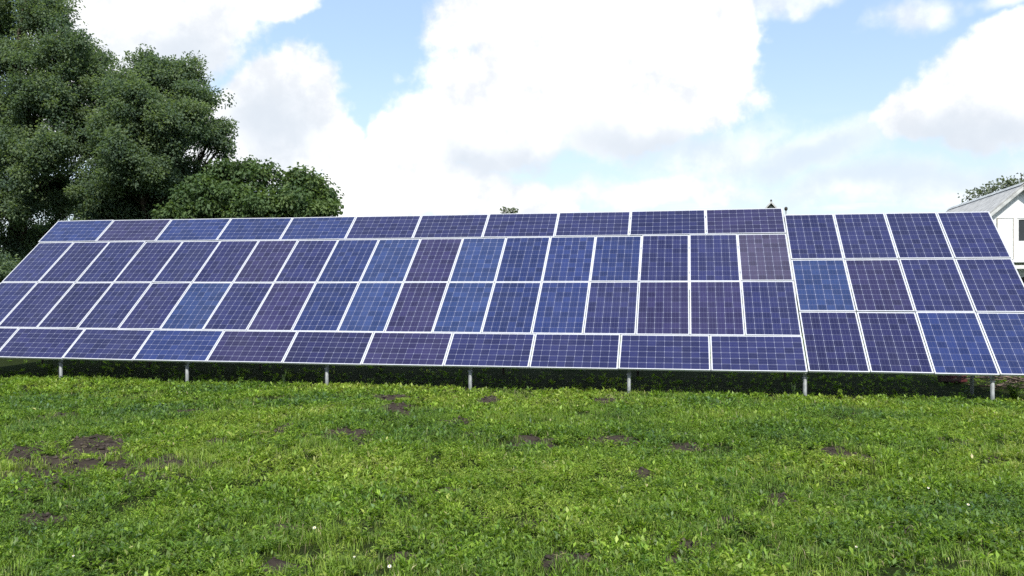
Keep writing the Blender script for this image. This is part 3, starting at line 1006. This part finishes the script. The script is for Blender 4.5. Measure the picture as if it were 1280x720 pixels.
# ------------------------------------------------------------------ white house
def house():
    hx, hy = 23.9, 40.0
    yaw = -math.atan2(3.0, 12.4)
    h = empty('white_house', (hx, hy, 0), yaw)
    tag(h, 'white gabled house with pale grey roof behind right end of the solar arrays', 'house')
    Lh, hw, za, zf = 12.6, 3.1, 6.66, 3.19
    ze = za - hw * 0.90
    # upper storey, gable faces at both ends; opening left for the window
    mb = MB()
    th = 0.18
    wx0, wx1, wz0, wz1 = -0.20, 0.95, 4.02, 5.16
    zof = lambda x_: za - abs(x_) * 0.90
    for yy in (0.0, Lh - th):
        def pr(pts):
            mb.prism([(a, yy, b) for a, b in pts], (0, th, 0))
        if yy == 0.0:
            pr([(-hw, zf), (wx0, zf), (wx0, zof(wx0)), (-hw, ze)])
            pr([(wx0, wz1), (wx1, wz1), (wx1, zof(wx1)), (0, za), (wx0, zof(wx0))])
            pr([(wx0, zf), (wx1, zf), (wx1, wz0), (wx0, wz0)])
            pr([(wx1, zf), (hw, zf), (hw, ze), (wx1, zof(wx1))])
        else:
            pr([(-hw, zf), (hw, zf), (hw, ze), (0, za), (-hw, ze)])
    for sx in (-1, 1):
        mb.box((sx * (hw - th / 2), Lh / 2, (zf + ze) / 2), (th, Lh - 2 * th, ze - zf))
    mb.box((0, Lh / 2, zf - 0.05), (2 * hw, Lh, 0.1))
    # ground floor set back under the upper storey
    mb.box((0, Lh / 2 + 0.9, (zf - 0.1) / 2 - 0.05), (2 * hw - 0.1, Lh - 1.9, zf))
    mb.build('wall', M['white_wall'], h)
    # roof: two thick corrugated slopes
    mb = MB()
    ov, oy, tk = 0.45, 0.32, 0.07
    for sx in (-1, 1):
        nseg = 64
        ys = np.linspace(-oy, Lh + oy, nseg * 2 + 1)
        sl = math.hypot(1, 0.90)
        top0, top1 = [], []
        bot0, bot1 = [], []
        for j, yv in enumerate(ys):
            wv = 0.018 * (1 if j % 2 else -1)
            z0, z1 = za + 0.10 + wv, za + 0.10 + wv - (hw + ov) * 0.90
            top0.append(mb.bm.verts.new((0, yv, z0))); top1.append(mb.bm.verts.new((sx * (hw + ov), yv, z1)))
            bot0.append(mb.bm.verts.new((0, yv, za + 0.012))); bot1.append(mb.bm.verts.new((sx * (hw + ov), yv, za + 0.012 - (hw + ov) * 0.90)))
        for j in range(len(ys) - 1):
            mb.bm.faces.new((top0[j], top0[j + 1], top1[j + 1], top1[j]))
            mb.bm.faces.new((bot0[j], bot1[j], bot1[j + 1], bot0[j + 1]))
            mb.bm.faces.new((top1[j], top1[j + 1], bot1[j + 1], bot1[j]))
        for j in (0, -1):
            mb.bm.faces.new((top0[j], top1[j], bot1[j], bot0[j]))
    roof = mb.build('roof', M['slate'], h)
    mb = MB()
    mb.prism([(-0.16, -oy - 0.02, za + 0.01), (0, -oy - 0.02, za + 0.165), (0.16, -oy - 0.02, za + 0.01), (0, -oy - 0.02, za + 0.13)], (0, Lh + 2 * oy + 0.04, 0))
    mb.build('ridge_cap', M['zinc'], roof)
    for sx in (-1, 1):
        mb = MB()
        a, b = Vector((0, -oy + 0.03, za - 0.09)), Vector((sx * (hw + ov), -oy + 0.03, za - 0.09 - (hw + ov) * 0.90))
        mb.bar(a, b, 0.03, 0.15)
        mb.build('barge_board', M['zinc'], roof)
    # window
    mb = MB()
    f_ = 0.07
    for (cx, cz, sx, sz) in (((wx0 + wx1) / 2, wz1 - f_ / 2, wx1 - wx0, f_), ((wx0 + wx1) / 2, wz0 + f_ / 2, wx1 - wx0, f_), (wx0 + f_ / 2, (wz0 + wz1) / 2, f_, wz1 - wz0 - 2 * f_), (wx1 - f_ / 2, (wz0 + wz1) / 2, f_, wz1 - wz0 - 2 * f_), ((wx0 + wx1) / 2, (wz0 + wz1) / 2, 0.05, wz1 - wz0 - 2 * f_)):
        mb.box((cx, 0.06, cz), (sx, 0.08, sz))
    w = mb.build('window', M['trim'], h)
    mb = MB()
    mb.box(((wx0 + wx1) / 2, 0.075, (wz0 + wz1) / 2), (wx1 - wx0 - 2 * f_ + .01, 0.012, wz1 - wz0 - 2 * f_ + .01))
    mb.build('pane', M['glass'], w)
    # loft door, nearly flush
    mb = MB()
    mb.box((-0.71, -0.012, 4.19), (0.64, 0.02, 1.93))
    mb.bevel(0.006)
    dr = mb.build('loft_door', M['white_wall'], h)
    mb = MB()
    for (cx, cz, sx, sz) in ((-0.71, 5.175, 0.72, 0.025), (-1.055, 4.19, 0.025, 1.93), (-0.365, 4.19, 0.025, 1.93)):
        mb.box((cx, -0.02, cz), (sx, 0.035, sz))
    mb.build('door_trim', mat_plain('buff_trim', (0.50, 0.46, 0.38), 0.7), dr)
    # porch beam and posts in front of the ground floor
    mb = MB()
    mb.box((0, -0.25, 2.86), (6.4, 0.14, 0.17))
    mb.build('porch_beam', M['trim'], h)
    for px in (-3.0, 0.9, 3.0):
        mb = MB()
        mb.box((px, -0.25, 1.385), (0.14, 0.14, 2.77))
        mb.build('porch_post', M['trim'], h)
    mb = MB()
    mb.box((0.1, 1.79, 1.25), (1.8, 0.06, 2.3))
    mb.build('door', M['dark'], h)
    mb = MB()
    mb.box((-1.9, 1.79, 1.6), (1.3, 0.06, 1.2))
    mb.build('window', M['glass'], h)


house()


# small building whose roof peak shows over the array
def peak_building():
    d = 46.0
    p = at(964, 251, d)
    o = empty('shed', (p[0], d, 0), -0.25)
    tag(o, 'small grey pointed roof peak showing above top right corner of long array', 'shed')
    zt = p[2]
    hw, zb = 1.5, zt - 1.75
    mb = MB()
    mb.prism([(-hw + 0.2, 0.25, 0), (hw - 0.2, 0.25, 0), (hw - 0.2, 0.25, zb + 0.1), (0, 0.25, zt - 0.2), (-hw + 0.2, 0.25, zb + 0.1)], (0, 4.5, 0))
    mb.build('wall', mat_plain('grey_render', (0.55, 0.55, 0.52), 0.8), o)
    mb = MB()
    for sx in (-1, 1):
        mb.prism([(0, 0, zt), (sx * hw, 0, zb), (sx * hw, 0, zb - 0.12), (0, 0, zt - 0.12)], (0, 5, 0))
    rf = mb.build('roof', M['zinc'], o)
    mb = MB()
    mb.tube([(0, 0.05, zt - 0.03), (0, 0.05, zt + 0.07)], [0.06, 0.04], 8)
    mb.build('finial', M['dark'], rf)


peak_building()


def knob_pole():
    d = 26.0
    p = at(982.5, 261, d)
    o = empty('pole', (p[0], d, 0))
    tag(o, 'thin grey pole with dark knob on top, behind corner where the arrays meet', 'pole')
    mb = MB()
    mb.tube([(0, 0, -0.2), (0, 0, p[2] - 0.04)], [0.024, 0.02], 8)
    mb.build('shaft', M['galv'], o)
    mb = MB()
    mb.tube([(0, 0, p[2] - 0.06), (0, 0, p[2] - 0.03), (0, 0, p[2] + 0.03), (0, 0, p[2] + 0.06)], [0.02, 0.05, 0.05, 0.02], 10)
    mb.build('cap', M['dark'], o)


knob_pole()


# ------------------------------------------------------------------ small things
def gzv(x, y):
    return float(ground_z(np.array([x]), np.array([y]))[0][0])


def crate():
    x, y = 0.517 * 17.7, 17.7
    o = empty('crate', (x, y, gzv(x, y)), 0.25)
    tag(o, 'dull red crate in deep shade under the shorter array, near its right post', 'crate')
    mb = MB()
    for sx in (-1, 1):
        for k in range(3):
            mb.box((sx * 0.19, 0, 0.07 + k * 0.11), (0.016, 0.30, 0.09))
    for sy in (-1, 1):
        for k in range(3):
            mb.box((0, sy * 0.158, 0.07 + k * 0.11), (0.40, 0.016, 0.09))
    mb.box((0, 0, 0.02), (0.36, 0.29, 0.02))
    mb.build('body', M['red'], o)
    for sx in (-1, 1):
        for sy in (-1, 1):
            mb = MB()
            mb.box((sx * 0.165, sy * 0.133, 0.19), (0.03, 0.03, 0.33))
            mb.build('corner_post', M['red'], o)


crate()


def brush_pile():
    x, y = 9.75, 16.5
    mb = MB()
    rb = random.Random(3)
    for k in range(46):
        a = rb.gauss(0, 0.45) + (math.pi if rb.random() < 0.5 else 0)
        cx, cy, cz = rb.gauss(0.15, 0.5), rb.gauss(0, 0.45), abs(rb.gauss(0, 0.20)) + 0.03
        ln = rb.uniform(0.5, 1.6)
        d = Vector((math.cos(a), math.sin(a), rb.gauss(0, 0.22))) * ln / 2
        c = Vector((cx, cy, cz))
        r = rb.uniform(0.005, 0.019)
        mid = c + Vector((rb.gauss(0, .05), rb.gauss(0, .05), rb.gauss(0, .04)))
        lo = c - d
        lo.z = max(lo.z, 0.01)
        mb.tube([lo, mid, c + d], [r, r * 0.8, r * 0.4], 5)
    o = mb.build('brush_pile', M['stick'])
    o.location = (x, y, gzv(x, y))
    tag(o, 'heap of dry branches behind the post at the right edge', 'brush pile')


brush_pile()


def weed(px, py, h, label, nst=5, broad=False, tint=0.35, seed=1, lean=0.35):
    """a standing weed: a few stems set with leaves"""
    rng = np.random.default_rng(seed)
    x, y = gp(px, py)
    root = empty('weed_plant', (x, y, gzv(x, y)))
    tag(root, label, 'weed', 'weeds standing along the edge of the array')
    mb = MB()
    cs, ds, ns, ls = [], [], [], []
    for s in range(nst):
        a = rng.uniform(0, 6.28)
        hh = h * rng.uniform(0.6, 1.0)
        le = rng.uniform(0.1, lean)
        tip = np.array([math.cos(a) * le * hh, math.sin(a) * le * hh, hh])
        b0 = np.array([rng.normal() * 0.015, rng.normal() * 0.015, -0.02])
        md = tip * 0.5 * np.array([0.7, 0.7, 1.1])
        mb.tube([b0, md, tip], [0.004, 0.003, 0.0015], 5)
        nl = int(9 + hh * 70)
        for j in range(nl):
            t_ = rng.uniform(0.12, 1.0)
            c = b0 + (md - b0) * (t_ * 2) if t_ < 0.5 else md + (tip - md) * (t_ * 2 - 1)
            aa = rng.uniform(0, 6.28)
            d = np.array([math.cos(aa), math.sin(aa), rng.uniform(-0.2, 0.7)])
            cs.append(c); ds.append(d / np.linalg.norm(d)); ns.append((rng.normal() * .3, rng.normal() * .3, 1)); ls.append((0.055 if broad else 0.032) * rng.uniform(0.7, 1.3) * (1.2 - 0.6 * t_))
    mb.build('stem', M['stem'], root)
    cs, ds, ns, ls = map(np.array, (cs, ds, ns, ls))
    v = diamonds(cs, ds, ns, ls, ls * (0.5 if broad else 0.24))
    lp, stt = quads_index(len(cs))
    tn = np.clip(tint + rng.normal(size=len(cs)) * 0.08, 0, 1)
    link('foliage', mesh_np('foliage', v, lp, stt, {'tint': np.repeat(tn, 4), 'val': np.repeat(rng.uniform(0.8, 1.2, len(cs)), 4)}), root, M['grass'])


weed(1050, 494, 0.20, 'leafy weed right of the post where the two arrays meet', 4, True, 0.55, 41)
weed(992, 492, 0.34, 'thin pale weed stalks left of the post where the two arrays meet', 5, False, 0.15, 42, 0.25)
weed(355, 480, 0.34, 'thin weed left of the third post from the left', 3, False, 0.1, 43, 0.15)
weed(62, 466, 0.36, 'weed standing beside the leftmost post', 4, True, 0.4, 44)
weed(1268, 496, 0.36, 'bushy weed right of the post at the right edge', 12, True, 0.45, 45, 0.7)
weed(300, 477, 0.18, 'low weed on the shade line midway between second and third post', 4, True, 0.3, 46, 0.5)
weed(152, 516, 0.20, 'dark upright weed in the meadow ahead of the gap between first two posts', 4, False, 0.05, 47, 0.2)
weed(1120, 490, 0.13, 'low weed with broad leaf below middle of the shorter array', 4, True, 0.5, 48, 0.7)
weed(905, 606, 0.12, 'dark leafy clump in the meadow between arrays and camera, right of centre', 9, True, 0.22, 49, 0.9)


def flower(px, py, r, label):
    x, y = gp(px, py + 4)
    r *= 0.72
    o = empty('white_flower', (x, y, gzv(x, y)))
    tag(o, label, 'flower', 'white flowers in the meadow')
    h = 0.085
    mb = MB()
    mb.tube([(0, 0, -0.02), (0.004, 0, h * 0.5), (0, -0.004, h)], [0.0022, 0.002, 0.0016], 5)
    mb.build('stem', M['stem'], o)
    mb = MB()
    n = 11
    tl = R_(35)
    for k in range(n):
        a = 2 * math.pi * k / n
        for (a0, r0, r1, w0) in ((a, 0.22, 1.0, 0.26),):
            p = []
            for (rr, ww, dz) in ((r0, -0.06, 0.0), (r1 * 0.7, -w0 / 2, .12), (r1, 0, .05), (r1 * 0.7, w0 / 2, .12), (r0, 0.06, 0.0)):
                lx, ly, lz = (math.cos(a0) * rr - math.sin(a0) * ww) * r, (math.sin(a0) * rr + math.cos(a0) * ww) * r, dz * r
                p.append((lx, ly * math.cos(tl) - lz * math.sin(tl) * 0 - 0.004, h + ly * math.sin(tl) + lz))
            mb.poly(p)
    mb.build('petals', M['petal'], o)
    mb = MB()
    mb.tube([(0, -0.002, h - 0.002), (0, -0.005, h + 0.005), (0, -0.007, h + 0.008)], [r * 0.34, r * 0.3, r * 0.12], 8)
    mb.build('flower_disc', M['pollen'], o)


for (px, py, r, lb) in [(393, 662, 0.022, 'white flower left of centre in lower meadow, largest of the white flowers'),
                        (487, 717, 0.020, 'white flower at bottom edge of the picture, left of centre'),
                        (443, 702, 0.011, 'tiny white flower low in the meadow between the two larger ones on the left'),
                        (92, 702, 0.012, 'tiny white flower near the bottom left corner'),
                        (1160, 608, 0.017, 'white flower at right in the middle of the meadow, farther of two close ones'),
                        (1210, 629, 0.019, 'white flower at right in the meadow, nearer of two close ones'),
                        (1070, 686, 0.013, 'small white flower low in the meadow at right of centre')]:
    flower(px, py, r, lb)
